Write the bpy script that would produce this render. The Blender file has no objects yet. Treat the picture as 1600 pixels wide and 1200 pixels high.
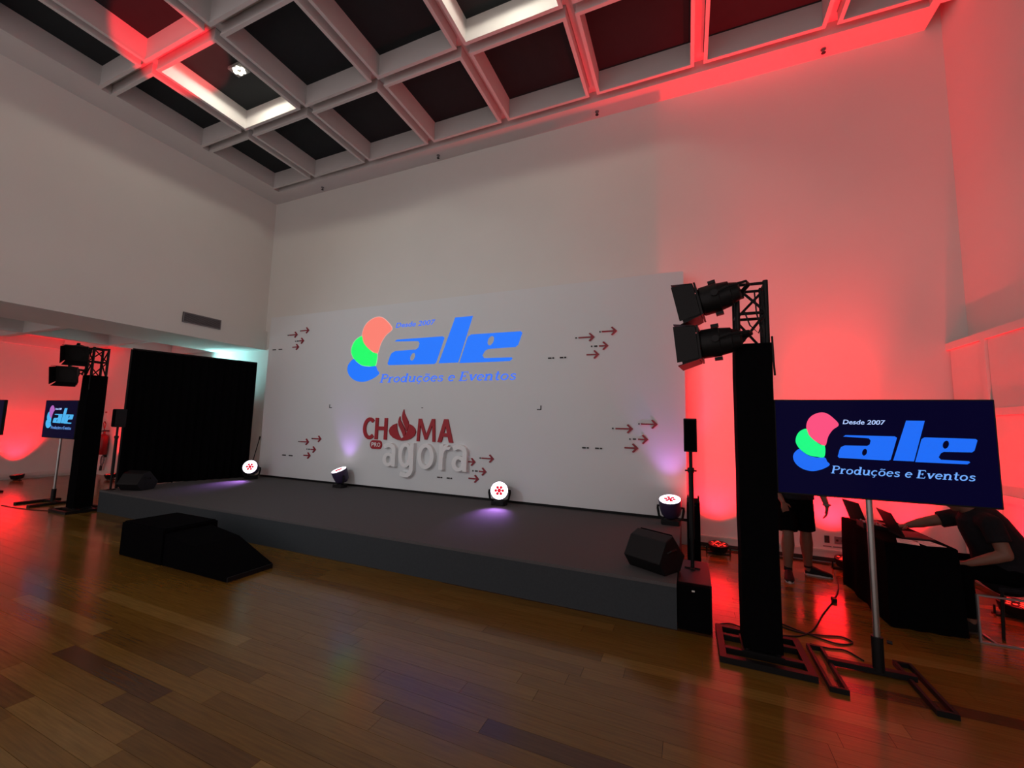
import bpy, bmesh, math, random
from mathutils import Vector, Matrix
random.seed(7)
PI = math.pi
D = bpy.data
sc = bpy.context.scene
COL = sc.collection

# ---------------------------------------------------------------- camera
def cam_basis(yaw, pitch, roll):
    cy, sy, cp, sp, cr, sr = math.cos(yaw), math.sin(yaw), math.cos(pitch), math.sin(pitch), math.cos(roll), math.sin(roll)
    F = Vector((sy*cp, cy*cp, sp)); R0 = Vector((cy, -sy, 0)); U0 = R0.cross(F)
    return cr*R0 + sr*U0, -sr*R0 + cr*U0, F
_R, _U, _F = cam_basis(-.40558, .0992977, .0253966)
cd = D.cameras.new('camera'); cam = D.objects.new('camera', cd); COL.objects.link(cam)
cd.sensor_fit = 'HORIZONTAL'; cd.sensor_width = 36; cd.lens = 641.2/1600*36; cd.clip_start = .05
cam.matrix_world = Matrix(((_R.x, _U.x, -_F.x, 0), (_R.y, _U.y, -_F.y, 0), (_R.z, _U.z, -_F.z, 1.75), (0, 0, 0, 1)))
sc.camera = cam

# ---------------------------------------------------------------- world, exposure
w = D.worlds.new('hall_world'); sc.world = w; w.use_nodes = True
bg = w.node_tree.nodes['Background']; bg.inputs[0].default_value = (1.0, .855, .845, 1); bg.inputs[1].default_value = .74
sc.view_settings.view_transform = 'Standard'; sc.view_settings.look = 'None'
sc.view_settings.exposure = 0; sc.view_settings.gamma = 1; sc.view_settings.use_curve_mapping = False

# light strengths
E_PAR, E_CORE, E_WASH, E_LAMP, E_CYAN, E_PROJ = 300, 2200, 17, 62, 210, 330

# ---------------------------------------------------------------- materials
MATS = {}
def mat(name, col, rough=.6, metal=0, emit=None, es=1, var=.06, scale=8, bump=0, spec=.5, alpha=None):
    if name in MATS: return MATS[name]
    m = D.materials.new(name); m.use_nodes = True; nt = m.node_tree; N = nt.nodes; L = nt.links
    b = N['Principled BSDF']
    b.inputs['Roughness'].default_value = rough; b.inputs['Metallic'].default_value = metal
    b.inputs['Specular IOR Level'].default_value = spec
    if emit is None:
        tc = N.new('ShaderNodeTexCoord'); nz = N.new('ShaderNodeTexNoise'); nz.inputs['Scale'].default_value = scale; nz.inputs['Detail'].default_value = 5
        mx = N.new('ShaderNodeMix'); mx.data_type = 'RGBA'
        mx.inputs[6].default_value = tuple(max(0, c*(1-var)) for c in col) + (1,)
        mx.inputs[7].default_value = tuple(min(1, c*(1+var)) for c in col) + (1,)
        L.new(tc.outputs['Object'], nz.inputs['Vector']); L.new(nz.outputs['Fac'], mx.inputs[0]); L.new(mx.outputs[2], b.inputs['Base Color'])
        if bump:
            bp = N.new('ShaderNodeBump'); bp.inputs['Strength'].default_value = bump; bp.inputs['Distance'].default_value = .01
            L.new(nz.outputs['Fac'], bp.inputs['Height']); L.new(bp.outputs['Normal'], b.inputs['Normal'])
    else:
        b.inputs['Base Color'].default_value = tuple(col) + (1,)
        b.inputs['Emission Color'].default_value = tuple(emit) + (1,); b.inputs['Emission Strength'].default_value = es
    if alpha is not None:
        b.inputs['Transmission Weight'].default_value = alpha
    MATS[name] = m; return m
def srgb(r, g, b):
    f = lambda c: (c/255/12.92) if c/255 <= .04045 else ((c/255+.055)/1.055)**2.4
    return (f(r), f(g), f(b))

PLASTER = mat('white_plaster', (.70, .69, .66), .85, var=.03, scale=1.5, bump=.05)
CEILW = mat('white_ceiling_paint', (.66, .64, .63), .8, var=.03, scale=3)
DARKTOP = mat('dark_ceiling_panel', (.012, .017, .020), .9, var=.2, scale=6)
TRIMW = mat('white_trim', (.68, .66, .62), .5, var=.03)
DARKTRIM = mat('dark_skirting', (.03, .022, .018), .6)
PANELW = mat('matt_white_board', (.70, .725, .735), .75, var=.02, scale=1)
BLACKM = mat('black_metal', (.006, .006, .0065), .5, 0, var=.2, spec=.22)
BLACKP = mat('black_plastic', (.007, .007, .008), .55, var=.2, spec=.25)
BLACKC = mat('black_cloth', (.0028, .0028, .0034), 1, var=.4, scale=40, bump=.1, spec=.02)
CARPET = mat('grey_stage_carpet', (.100, .096, .098), .95, var=.25, scale=120, bump=.3, spec=.1)
SKIRTC = mat('dark_grey_stage_skirt', (.046, .054, .060), .95, var=.15, scale=60, spec=.1)
STEEL = mat('brushed_steel', (.42, .41, .40), .32, .9, var=.08, scale=30)
ALU = mat('aluminium_edge', (.34, .34, .35), .4, .7, var=.05)
SCREEN = mat('dark_blue_screen', (.002, .002, .004), .12, emit=srgb(5, 3, 34), es=1, spec=.02)
REDP = mat('dark_red_foam_lettering', srgb(165, 22, 38), .5, var=.08)
MAROON = mat('maroon_foam_arrow', srgb(140, 28, 45), .5, var=.08)
WHITEL = mat('white_foam_lettering', (.84, .85, .85), .55, var=.02)
DARKMARK = mat('black_marking', (.02, .02, .02), .7)
SKIN = mat('skin', srgb(122, 84, 68), .55, var=.08, scale=20)
HAIR = mat('dark_hair', (.012, .009, .008), .7, var=.3, scale=80)
GREYHAIR = mat('grey_hair', (.12, .11, .11), .7, var=.3, scale=80)
SHIRT = mat('black_cotton', (.012, .011, .014), .9, var=.3, scale=30, bump=.2, spec=.15)
SHOE = mat('black_shoe', (.008, .008, .008), .7, var=.2, spec=.2)
SOLE = mat('white_sole', (.5, .48, .46), .6)
PAPER = mat('white_paper', (.75, .74, .72), .7, var=.02)
REDEXT = mat('red_enamel', srgb(150, 12, 18), .35, var=.1)
GREYM = mat('grey_vent_metal', (.20, .19, .20), .6, .3, var=.1)
EYEM = mat('eye_white', (.7, .7, .7), .3)
def emis(name, rgb, es): return mat(name, (.02, .02, .02), .6, emit=srgb(*rgb), es=es)
E_CORAL = emis('projected_coral', (255, 128, 112), .95); E_CORALE = emis('projected_coral_edge', (255, 178, 165), .95)  # projected light drawn as glowing flat shapes laid on the board
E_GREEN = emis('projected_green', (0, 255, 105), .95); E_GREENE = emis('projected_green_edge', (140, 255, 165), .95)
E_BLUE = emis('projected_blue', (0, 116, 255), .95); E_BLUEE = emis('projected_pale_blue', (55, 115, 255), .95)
T_PINK = emis('screen_pink', (250, 75, 125), 1); T_GREEN = emis('screen_green', (0, 250, 130), 1); T_BLUE = emis('screen_blue', (0, 105, 245), 1)
T_WHITE = emis('screen_pale_blue', (175, 200, 255), 1); T_PALE = emis('screen_light_blue', (110, 170, 255), 1); T_LILAC = emis('screen_lilac', (175, 95, 185), 1)
T_CYAN = emis('screen_cyan', (70, 175, 235), 1)
E_WHITE = emis('lens_white_glow', (255, 238, 255), 4.0); E_REDLED = emis('lens_red_led', (225, 10, 40), 1.0)
E_REDPAR = emis('red_par_led', (255, 45, 35), 3.5); E_DARKPAR = mat('par_lens_dark', (.05, .005, .005), .3)
E_LED = emis('warm_white_led', (255, 250, 220), 25)

def plank_material():
    m = D.materials.new('oak_strip_parquet'); m.use_nodes = True; nt = m.node_tree; N = nt.nodes; L = nt.links; b = N['Principled BSDF']
    oi = N.new('ShaderNodeObjectInfo'); ge = N.new('ShaderNodeNewGeometry'); ad = N.new('ShaderNodeMath'); ad.operation = 'ADD'
    fr = N.new('ShaderNodeMath'); fr.operation = 'FRACT'
    L.new(oi.outputs['Random'], ad.inputs[0]); L.new(ge.outputs['Random Per Island'], ad.inputs[1]); L.new(ad.outputs[0], fr.inputs[0])
    cr = N.new('ShaderNodeValToRGB'); cr.color_ramp.interpolation = 'LINEAR'
    els = [(0, (.080, .034, .012)), (.06, (.090, .040, .013)), (.11, (.142, .071, .011)), (.5, (.168, .087, .014)), (.88, (.190, .102, .018)), (1, (.240, .142, .034))]
    r = cr.color_ramp
    while len(r.elements) < len(els): r.elements.new(.5)
    for e, (p, c) in zip(r.elements, els): e.position = p; e.color = c + (1,)
    L.new(fr.outputs[0], cr.inputs[0])
    tc = N.new('ShaderNodeTexCoord'); mp = N.new('ShaderNodeMapping'); mp.inputs['Scale'].default_value = (1.2, 22, 1)
    L.new(ge.outputs['Position'], mp.inputs[0])
    nz = N.new('ShaderNodeTexNoise'); nz.inputs['Scale'].default_value = 3; nz.inputs['Detail'].default_value = 6; L.new(mp.outputs[0], nz.inputs['Vector'])
    mx = N.new('ShaderNodeMix'); mx.data_type = 'RGBA'; mx.blend_type = 'MULTIPLY'; mx.inputs[0].default_value = .55
    g = N.new('ShaderNodeValToRGB'); g.color_ramp.elements[0].position = .3; g.color_ramp.elements[0].color = (.55, .55, .55, 1); g.color_ramp.elements[1].position = .7; g.color_ramp.elements[1].color = (1.15, 1.15, 1.15, 1)
    L.new(nz.outputs['Fac'], g.inputs[0]); L.new(cr.outputs[0], mx.inputs[6]); L.new(g.outputs[0], mx.inputs[7]); L.new(mx.outputs[2], b.inputs['Base Color'])
    nz2 = N.new('ShaderNodeTexNoise'); nz2.inputs['Scale'].default_value = 1.3; nz2.inputs['Detail'].default_value = 3; L.new(ge.outputs['Position'], nz2.inputs['Vector'])
    mr = N.new('ShaderNodeMapRange'); mr.inputs['To Min'].default_value = .13; mr.inputs['To Max'].default_value = .24; L.new(nz2.outputs['Fac'], mr.inputs['Value']); L.new(mr.outputs[0], b.inputs['Roughness'])
    bp = N.new('ShaderNodeBump'); bp.inputs['Strength'].default_value = .04; bp.inputs['Distance'].default_value = .01; L.new(nz2.outputs['Fac'], bp.inputs['Height']); L.new(bp.outputs[0], b.inputs['Normal'])
    b.inputs['Specular IOR Level'].default_value = .40
    return m
PLANK = plank_material()

# ---------------------------------------------------------------- mesh helpers
class MB:
    def __init__(s): s.bm = bmesh.new(); s.M = Matrix.Identity(4)
    def v(s, p): return s.bm.verts.new(s.M @ Vector(p))
    def face(s, vs):
        try: return s.bm.faces.new(vs)
        except ValueError: return None
    def box(s, x0, x1, y0, y1, z0, z1):
        c = [s.v(p) for p in ((x0,y0,z0),(x1,y0,z0),(x1,y1,z0),(x0,y1,z0),(x0,y0,z1),(x1,y0,z1),(x1,y1,z1),(x0,y1,z1))]
        for f in ((3,2,1,0),(4,5,6,7),(0,1,5,4),(1,2,6,5),(2,3,7,6),(3,0,4,7)): s.face([c[i] for i in f])
        return s
    def prism(s, poly, axis, a, b):
        """poly = 2d list, extruded along axis ('x','y','z') from a to b"""
        def P(p, t): return {'x': (t, p[0], p[1]), 'y': (p[0], t, p[1]), 'z': (p[0], p[1], t)}[axis]
        A = [s.v(P(p, a)) for p in poly]; B = [s.v(P(p, b)) for p in poly]; n = len(poly)
        s.face(A[::-1]); s.face(B)
        for i in range(n): s.face([A[i], A[(i+1)%n], B[(i+1)%n], B[i]])
        return s
    def rings(s, rr, cap=True, closed=False):
        R = [[s.v(p) for p in r] for r in rr]; n = len(R[0])
        for a, b in list(zip(R, R[1:])) + ([(R[-1], R[0])] if closed else []):
            for i in range(n): s.face([a[i], a[(i+1)%n], b[(i+1)%n], b[i]])
        if cap and not closed: s.face(R[0][::-1]); s.face(R[-1])
        return s
    def frame(s, d):
        d = Vector(d).normalized(); u = d.cross(Vector((0,0,1)))
        if u.length < 1e-4: u = Vector((1,0,0))
        u.normalize(); return u, d.cross(u)
    def cone(s, p, q, r0, r1, n=16, cap=True):
        p, q = Vector(p), Vector(q); u, w_ = s.frame(q-p)
        s.rings([[c + (u*math.cos(t)+w_*math.sin(t))*r for t in [2*PI*i/n for i in range(n)]] for c, r in ((p, r0), (q, r1))], cap); return s
    def cyl(s, p, q, r, n=16): return s.cone(p, q, r, r, n)
    def lathe(s, p, d, prof, n=20, cap=True):
        """prof = [(distance along d, radius)]"""
        p = Vector(p); d = Vector(d).normalized(); u, w_ = s.frame(d)
        s.rings([[p + d*t + (u*math.cos(a)+w_*math.sin(a))*max(r, 1e-4) for a in [2*PI*i/n for i in range(n)]] for t, r in prof], cap); return s
    def tube(s, pts, r, n=8, closed=False):
        P = [Vector(p) for p in pts]; rr = []; N_ = len(P); pu = None
        for i, p in enumerate(P):
            a = P[(i-1)%N_] if (closed or i) else p; b = P[(i+1)%N_] if (closed or i < N_-1) else p
            d = (b-a).normalized()
            u = d.cross(Vector((0,0,1))) if pu is None else pu - d*pu.dot(d)
            if u.length < 1e-4: u = d.cross(Vector((0,1,0)))
            u.normalize(); pu = u; w_ = d.cross(u)
            rad = r[i] if isinstance(r, (list, tuple)) else r
            rr.append([p + (u*math.cos(t)+w_*math.sin(t))*rad for t in [2*PI*k/n for k in range(n)]])
        return s.rings(rr, True, closed)
    def capsule(s, p, q, r0, r1, n=14, flat0=False, flat1=False):
        p, q = Vector(p), Vector(q); d = q-p; L_ = max(d.length, 1e-5); pr = []
        if not flat0: pr += [(-r0*math.cos(a), r0*math.sin(a)) for a in (.05, .5, 1.0)]
        pr += [(0, r0), (L_, r1)]
        if not flat1: pr += [(L_+r1*math.cos(a), r1*math.sin(a)) for a in (1.0, .5, .05)]
        return s.lathe(p, d if d.length > 1e-5 else (0,0,1), pr, n)
    def ellipsoid(s, c, rx, ry, rz, n=18, m=12, R=None):
        c = Vector(c); rr = []
        for j in range(m+1):
            a = -PI/2 + PI*j/m; a = max(-1.55, min(1.55, a))
            ring = []
            for i in range(n):
                t = 2*PI*i/n; q = Vector((rx*math.cos(a)*math.cos(t), ry*math.cos(a)*math.sin(t), rz*math.sin(a)))
                ring.append(c + (R @ q if R else q))
            rr.append(ring)
        return s.rings(rr)
    def flat(s, outer, holes, y0, y1, fn=lambda u, v: (u, v)):
        """2d shape in x,z plane with holes, slab from y0 (front) to y1"""
        bm = bmesh.new()
        for loop in [outer] + list(holes):
            vs = [bm.verts.new((fn(*p)[0], 0, fn(*p)[1])) for p in loop]
            for i in range(len(vs)): bm.edges.new((vs[i], vs[(i+1)%len(vs)]))
        bmesh.ops.triangle_fill(bm, edges=bm.edges[:], use_beauty=True)
        s._slab(bm, y0, y1); bm.free(); return s
    def _slab(s, bm, y0, y1):
        bm.verts.ensure_lookup_table()
        A = {v: s.v((v.co.x, y0, v.co.z)) for v in bm.verts}; B = {v: s.v((v.co.x, y1, v.co.z)) for v in bm.verts}
        for f in bm.faces:
            vs = list(f.verts)
            if f.normal.y > 0: vs = vs[::-1]
            s.face([A[v] for v in vs]); s.face([B[v] for v in vs[::-1]])
        for e in bm.edges:
            if len(e.link_faces) == 1: s.face([A[e.verts[0]], A[e.verts[1]], B[e.verts[1]], B[e.verts[0]]])
    def build(s, name, m, parent=None, smooth=False, bevel=0):
        if bevel:
            bmesh.ops.bevel(s.bm, geom=s.bm.edges[:], offset=bevel, segments=2, affect='EDGES', profile=.6)
        bmesh.ops.recalc_face_normals(s.bm, faces=s.bm.faces[:])
        me = D.meshes.new(name); s.bm.to_mesh(me); s.bm.free()
        if smooth:
            for p in me.polygons: p.use_smooth = True
            try: me.set_sharp_from_angle(angle=math.radians(40))
            except Exception: pass
        me.materials.append(m)
        o = D.objects.new(name, me); COL.objects.link(o)
        if parent: o.parent = parent
        return o
def tag(o, label=None, cat=None, group=None, kind=None):
    if label: o['label'] = label
    if cat: o['category'] = cat
    if group: o['group'] = group
    if kind: o['kind'] = kind
    return o
def thing(name, label, cat, loc=(0,0,0), rz=0, group=None):
    o = D.objects.new(name, None); COL.objects.link(o); o.location = loc; o.rotation_euler = (0, 0, rz); o.empty_display_size = .1
    return tag(o, label, cat, group)
def copy_tree(o, parent=None):
    c = o.copy(); COL.objects.link(c)
    if parent: c.parent = parent
    for ch in list(o.children): copy_tree(ch, c)
    return c
def struct(o): o['kind'] = 'structure'; return o
def light(name, kind, loc, energy, col, parent=None, aim=None, **kw):
    l = D.lights.new(name, kind); l.energy = energy; l.color = col
    for k, v_ in kw.items(): setattr(l, k, v_)
    o = D.objects.new(name, l); COL.objects.link(o); o.location = loc
    if aim: o.rotation_euler = Vector(aim).to_track_quat('-Z', 'Y').to_euler()
    if parent: o.parent = parent
    return o
def smooth_loop(pts, n=4):
    out = []; N_ = len(pts)
    for i in range(N_):
        p0, p1, p2, p3 = [pts[(i+k-1) % N_] for k in range(4)]
        for j in range(n):
            t = j/n
            out.append(tuple(.5*((2*p1[k]) + (-p0[k]+p2[k])*t + (2*p0[k]-5*p1[k]+4*p2[k]-p3[k])*t*t + (-p0[k]+3*p1[k]-3*p2[k]+p3[k])*t**3) for k in (0, 1)))
    return out
def text_bm(string, offset=0, shear=0):
    cu = D.curves.new('lettering', 'FONT'); cu.body = string; cu.size = 1; cu.offset = offset; cu.shear = shear; cu.resolution_u = 4
    o = D.objects.new('lettering', cu); COL.objects.link(o)
    dg = bpy.context.evaluated_depsgraph_get(); me = D.meshes.new_from_object(o.evaluated_get(dg))
    bm = bmesh.new(); bm.from_mesh(me); bmesh.ops.remove_doubles(bm, verts=bm.verts[:], dist=1e-5)
    D.objects.remove(o); D.curves.remove(cu); D.meshes.remove(me)
    return bm
def text_into(mb, string, x0, x1, z0, z1, y0, y1, offset=0, shear=0):
    bm = text_bm(string, offset, shear)
    xs = [v.co.x for v in bm.verts]; ys = [v.co.y for v in bm.verts]; a, b, c, d = min(xs), max(xs), min(ys), max(ys)
    for v in bm.verts: v.co = Vector((x0+(v.co.x-a)/(b-a)*(x1-x0), 0, z0+(v.co.y-c)/(d-c)*(z1-z0)))
    bm.normal_update(); mb._slab(bm, y0, y1); bm.free(); return mb

# ---------------------------------------------------------------- the hall
ZR, ZS = 7.46, 7.56            # coffer rim, perimeter soffit
YB, XL, XR = 7.1, -10.05, 3.17
# floor with planks
PW = .128
floor = struct(MB().box(-16.6, XR+.4, -2.6, 7.6, -.15, -.02).build('floor', DARKTRIM))
def plank_mesh(L_):
    return MB().box(0, L_-.0018, 0, PW-.0018, -.02, 0).build('plank', PLANK, floor)
kinds = [1.0, 1.25, 1.5, 1.8, 2.1]; proto = {}
rows = []
def px(P):
    d = Vector(P) - Vector((0, 0, 1.75)); w_ = d.dot(_F)
    if w_ < .15: return None
    return 800+641.2*d.dot(_R)/w_, 600-641.2*d.dot(_U)/w_, w_
allp = []
for j in range(int((7.1+2.6)/PW)):
    y = -2.6 + j*PW; x = -16.5 - random.random()*1.5
    while x < XR+.2:
        k = random.choice(kinds); x1 = min(x+k, XR+.3)
        xx = max(x, -16.5)
        if x1-xx > .05: allp.append((xx, x1, y, k if (x1-xx) == k else None))
        x += k
def vis(p):
    a = px(((p[0]+p[1])/2, p[2]+PW/2, 0))
    hid = p[2] > 4.0 and -9.9 < (p[0]+p[1])/2 < -.1
    if a is None or not (-100 < a[0] < 1700 and a[1] < 1270) or hid: return 0
    return 1/a[2]**2 * (p[1]-p[0])
allp.sort(key=vis, reverse=True)
near, rest = allp[:300], allp[300:]
for p in near:
    L_ = round(p[1]-p[0], 3)
    if L_ in proto: o = proto[L_].copy(); COL.objects.link(o)
    else: o = proto[L_] = plank_mesh(L_)
    o.location = (p[0], p[2], 0)
mb = MB()
for p in rest: mb.box(p[0], p[1]-.0018, p[2], p[2]+PW-.0018, -.02, 0)
o = mb.build('plank_field', PLANK, floor); o['kind'] = 'stuff'

# walls
struct(MB().box(-16.6, XR+.45, YB, YB+.25, -.1, 8.2).build('wall_back', PLASTER))
wl = struct(MB().box(XL-.4, XL, -2.6, YB, 3.98, 8.2).build('wall_left', PLASTER))
bm_ = struct(MB().box(-11.7, XL+.08, -2.6, YB, 3.5, 3.99).build('trim_1', PLASTER))      # deep beam under the upper wall
struct(MB().box(-16.75, -16.35, -2.6, 6.5, -.1, 4).build('wall_left_recess', PLASTER))
struct(MB().prism([(-16.6, 6.5), (-14.8, 6.5), (-14.75, 6.55), (-14.75, YB), (-16.6, YB)], 'z', -.02, 4).build('wall_recess_back', PLASTER))
struct(MB().box(-16.35, -14.77, 6.475, 6.5, .05, .15).build('baseboard_recess_back', TRIMW))
struct(MB().box(-16.35, -16.32, -2.6, 6.5, .05, .15).build('baseboard_recess_left', TRIMW))
b_ = struct(MB().box(-.02, XR-.02, YB-.03, YB, .055, .16).box(-.02, XR-.02, YB-.045, YB-.03, .135, .16).build('baseboard_back', TRIMW))
struct(MB().box(-.02, XR-.02, YB-.025, YB, 0, .054).build('trim_2', DARKTRIM))
# vent grille in the beam
vg = thing('air_vent', 'grey slatted air vent set in the white beam above the black curtain', 'vent', (XL+.08, 5.15, 3.78))
MB().box(0, .015, 0, .78, 0, .22).build('backing', DARKTRIM, vg)
mb = MB()
for y0, y1, z0, z1 in ((0, .78, 0, .02), (0, .78, .2, .22), (0, .02, .02, .2), (.76, .78, .02, .2)): mb.box(0, .03, y0, y1, z0, z1)
mb.build('frame', GREYM, vg)
for i in range(8):
    z = .03 + i*.0215; MB().prism([(.012, z), (.028, z+.004), (.028, z+.012), (.012, z+.008)], 'y', .02, .76).build('slat', GREYM, vg)

# right wall with panelled lower part
wr = struct(MB().box(XR+.18, XR+.45, -2.6, YB, -.1, 8.2).box(XR, XR+.18, -2.6, YB, -.1, 2.93).build('wall_right', PLASTER))
zed = [(.16, 1.05), (1.13, 1.99), (2.07, 2.86)]
yed = [7.1]; y = 6.38
while y > -2.4: yed.append(y); y -= .93
for i in range(len(yed)-1):
    for z0, z1 in zed: MB().box(XR-.025, XR, yed[i+1]+.04, yed[i]-.04, z0, z1).build('wall_panel', TRIMW, wr, bevel=.006)
for z0, z1 in ((.05, .16), (1.05, 1.13), (1.99, 2.07), (2.86, 2.95)): MB().box(XR-.05, XR, yed[-1], YB, z0, z1).build('rail', TRIMW, wr)
for y in yed[1:]:
    for z0, z1 in zed: MB().box(XR-.05, XR, y-.035, y+.035, z0, z1).build('stile', TRIMW, wr)

# ---------------------------------------------------------------- ceiling
gx = [-8.10, -6.44, -4.76, -3.10, -1.42, .246, 1.95]
cols = [(-9.42, -8.175)] + [(a+.075, b-.075) for a, b in zip(gx, gx[1:])] + [(2.025, 3.05)]
gy = [4.97, 3.32, 1.66, 0]
rws = [(5.045, 6.55)] + [(b+.075, a-.075) for a, b in zip(gy, gy[1:])]
mb = MB()
mb.box(XL, XR, 6.70, YB, ZR, ZR+.2); mb.box(XL, -9.432, 0, 6.70, ZR+.001, ZR+.2); mb.box(3.062, XR+.2, 0, 6.70, ZR+.001, ZR+.2)
mb.box(-9.39, 3.02, 6.565, 6.72, ZS+.1, ZS+.16)
for g in gx: mb.box(g-.066, g+.066, 0, 6.60, ZS+.09, ZS+.15)
for g in gy: mb.box(-9.43, 3.05, g-.066, g+.066, ZS+.094, ZS+.15)
mb.box(XL, XR+.2, -2.6, -.09, ZR, ZR+.2); mb.box(XL, XR+.2, -2.6, YB, 8.0, 8.1)
ceil = struct(mb.build('ceiling', CEILW))
def coffer(x0, x1, y0, y1):
    mb = MB(); t = .03
    for a, b, c, d in ((x0, x1, y0, y0+t), (x0, x1, y1-t, y1), (x0, x0+t, y0+t, y1-t), (x1-t, x1, y0+t, y1-t)): mb.box(a, b, c, d, ZR+.02, 7.90)
    l = .045
    for a, b, c, d in ((x0-.008, x1+.008, y0-.008, y0+l), (x0-.008, x1+.008, y1-l, y1+.008), (x0-.008, x0+l, y0+l, y1-l), (x1-l, x1+.008, y0+l, y1-l)): mb.box(a, b, c, d, ZR, ZR+.03)
    o = mb.build('coffer', CEILW, ceil)
    MB().box(x0+t, x1-t, y0+t, y1-t, 7.86, 7.88).build('backing_panel', DARKTOP, o)
for r in rws:
    for c in cols: coffer(c[0], c[1], r[0], r[1])
for x in (-8.19, -4.83, -1.43, 1.95):
    s = thing('sprinkler', {-8.19: 'small dark ceiling sprinkler nearest the left wall corner', -4.83: 'small dark ceiling sprinkler above the projected logo', -1.43: 'small dark ceiling sprinkler at the end of the red glow', 1.95: 'small dark ceiling sprinkler inside the bright red glow'}[x], 'sprinkler', (x, 6.93, ZR), group='sprinklers along the ceiling edge')
    MB().lathe((0,0,0), (0,0,-1), [(0, .035), (.012, .035), (.014, .014), (.05, .012)]).build('body', GREYM, s, True)
    MB().lathe((0,0,-.05), (0,0,-1), [(0, .012), (.012, .03), (.016, .03)]).build('deflector', DARKMARK, s)
# low ceiling in the side recess: ribs and slab
mb = MB(); mb.box(-16.4, -11.6, -2.6, YB, 3.82, 3.9)
lowc = struct(mb.build('ceiling_low', CEILW))
for y in (-.4, 1.1, 2.6, 4.1, 5.6, 7.02): MB().box(-16.35, -11.7, y-.06, y+.06, 3.55, 3.82).build('rib', CEILW, lowc)
for x in (-16.28, -13.9): 
    ys = [-2.6, -.4, 1.1, 2.6, 4.1, 5.6, 7.02]
    for a, b in zip(ys, ys[1:]): MB().box(x-.06, x+.06, a+.06, b-.06, 3.551, 3.82).build('rib', CEILW, lowc)

# lit ceiling lamps inside two coffers
def ceiling_lamp(x, y, label, e, nled):
    t = thing('ceiling_floodlight', label, 'ceiling light', (x, y, 7.86))
    MB().box(-.16, .16, -.10, .10, -.05, 0).build('housing', GREYM, t, bevel=.008)
    for i in range(nled):
        a = 2*PI*i/nled; MB().lathe((.085*math.cos(a), .055*math.sin(a), -.05), (0,0,-1), [(0, .034), (.008, .030)]).build('led_lens', E_LED, t)
    light('floodlight_beam', 'SPOT', (0, 0, -.08), e, (1, .93, .78), t, (0, 0, -1), spot_size=math.radians(176), spot_blend=.1, shadow_soft_size=.08)
ceiling_lamp(-7.14, 4.15, 'lit white floodlight with bright lamps inside a coffer by the left wall', E_LAMP, 6)
ceiling_lamp(-2.1, 4.0, 'lit floodlight inside the coffer above the stage middle', E_LAMP, 6)

# ---------------------------------------------------------------- stage
SX0, SX1, SY0, SY1, SZ = -9.85, -.115, 4.07, 6.95, .384
st = thing('stage', 'long low stage platform covered in dark grey carpet', 'stage', (0, 0, 0))
MB().box(SX0, SX1, SY0, SY1, SZ-.03, SZ).build('deck', CARPET, st)
MB().box(SX0, SX1, SY0+.004, SY0+.03, 0, SZ-.03).build('front_skirt', SKIRTC, st)
for x in (SX0+.002, SX1-.03): MB().box(x, x+.028, SY0+.03, SY1, 0, SZ-.03).build('side_skirt', SKIRTC, st)
x = SX0+.6
while x < SX1-.1: MB().box(x-.03, x+.03, 5.2, 5.26, 0, SZ-.03).build('support_leg', BLACKM, st); x += 1.8

# ramp and box in front of the stage
t = thing('stage_ramp', 'low black wedge ramp leading up beside the stage front', 'ramp', (-5.72, 3.02, 0))
MB().prism([(0, 0), (1.17, 0), (1.17, .055), (.55, .29), (0, .36)], 'y', 0, .52).build('wedge', BLACKC, t)
MB().box(1.17, 1.185, 0, .52, 0, .05).build('edge_strip', BLACKP, t)
t = thing('stage_step', 'black covered box step at the left end of the ramp', 'step', (-6.62, 3.0, 0))
MB().box(0, .89, 0, .62, 0, .40).build('body', BLACKC, t, bevel=.012)
MB().box(.02, .87, .02, .60, .40, .412).build('tread', BLACKC, t)

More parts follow.
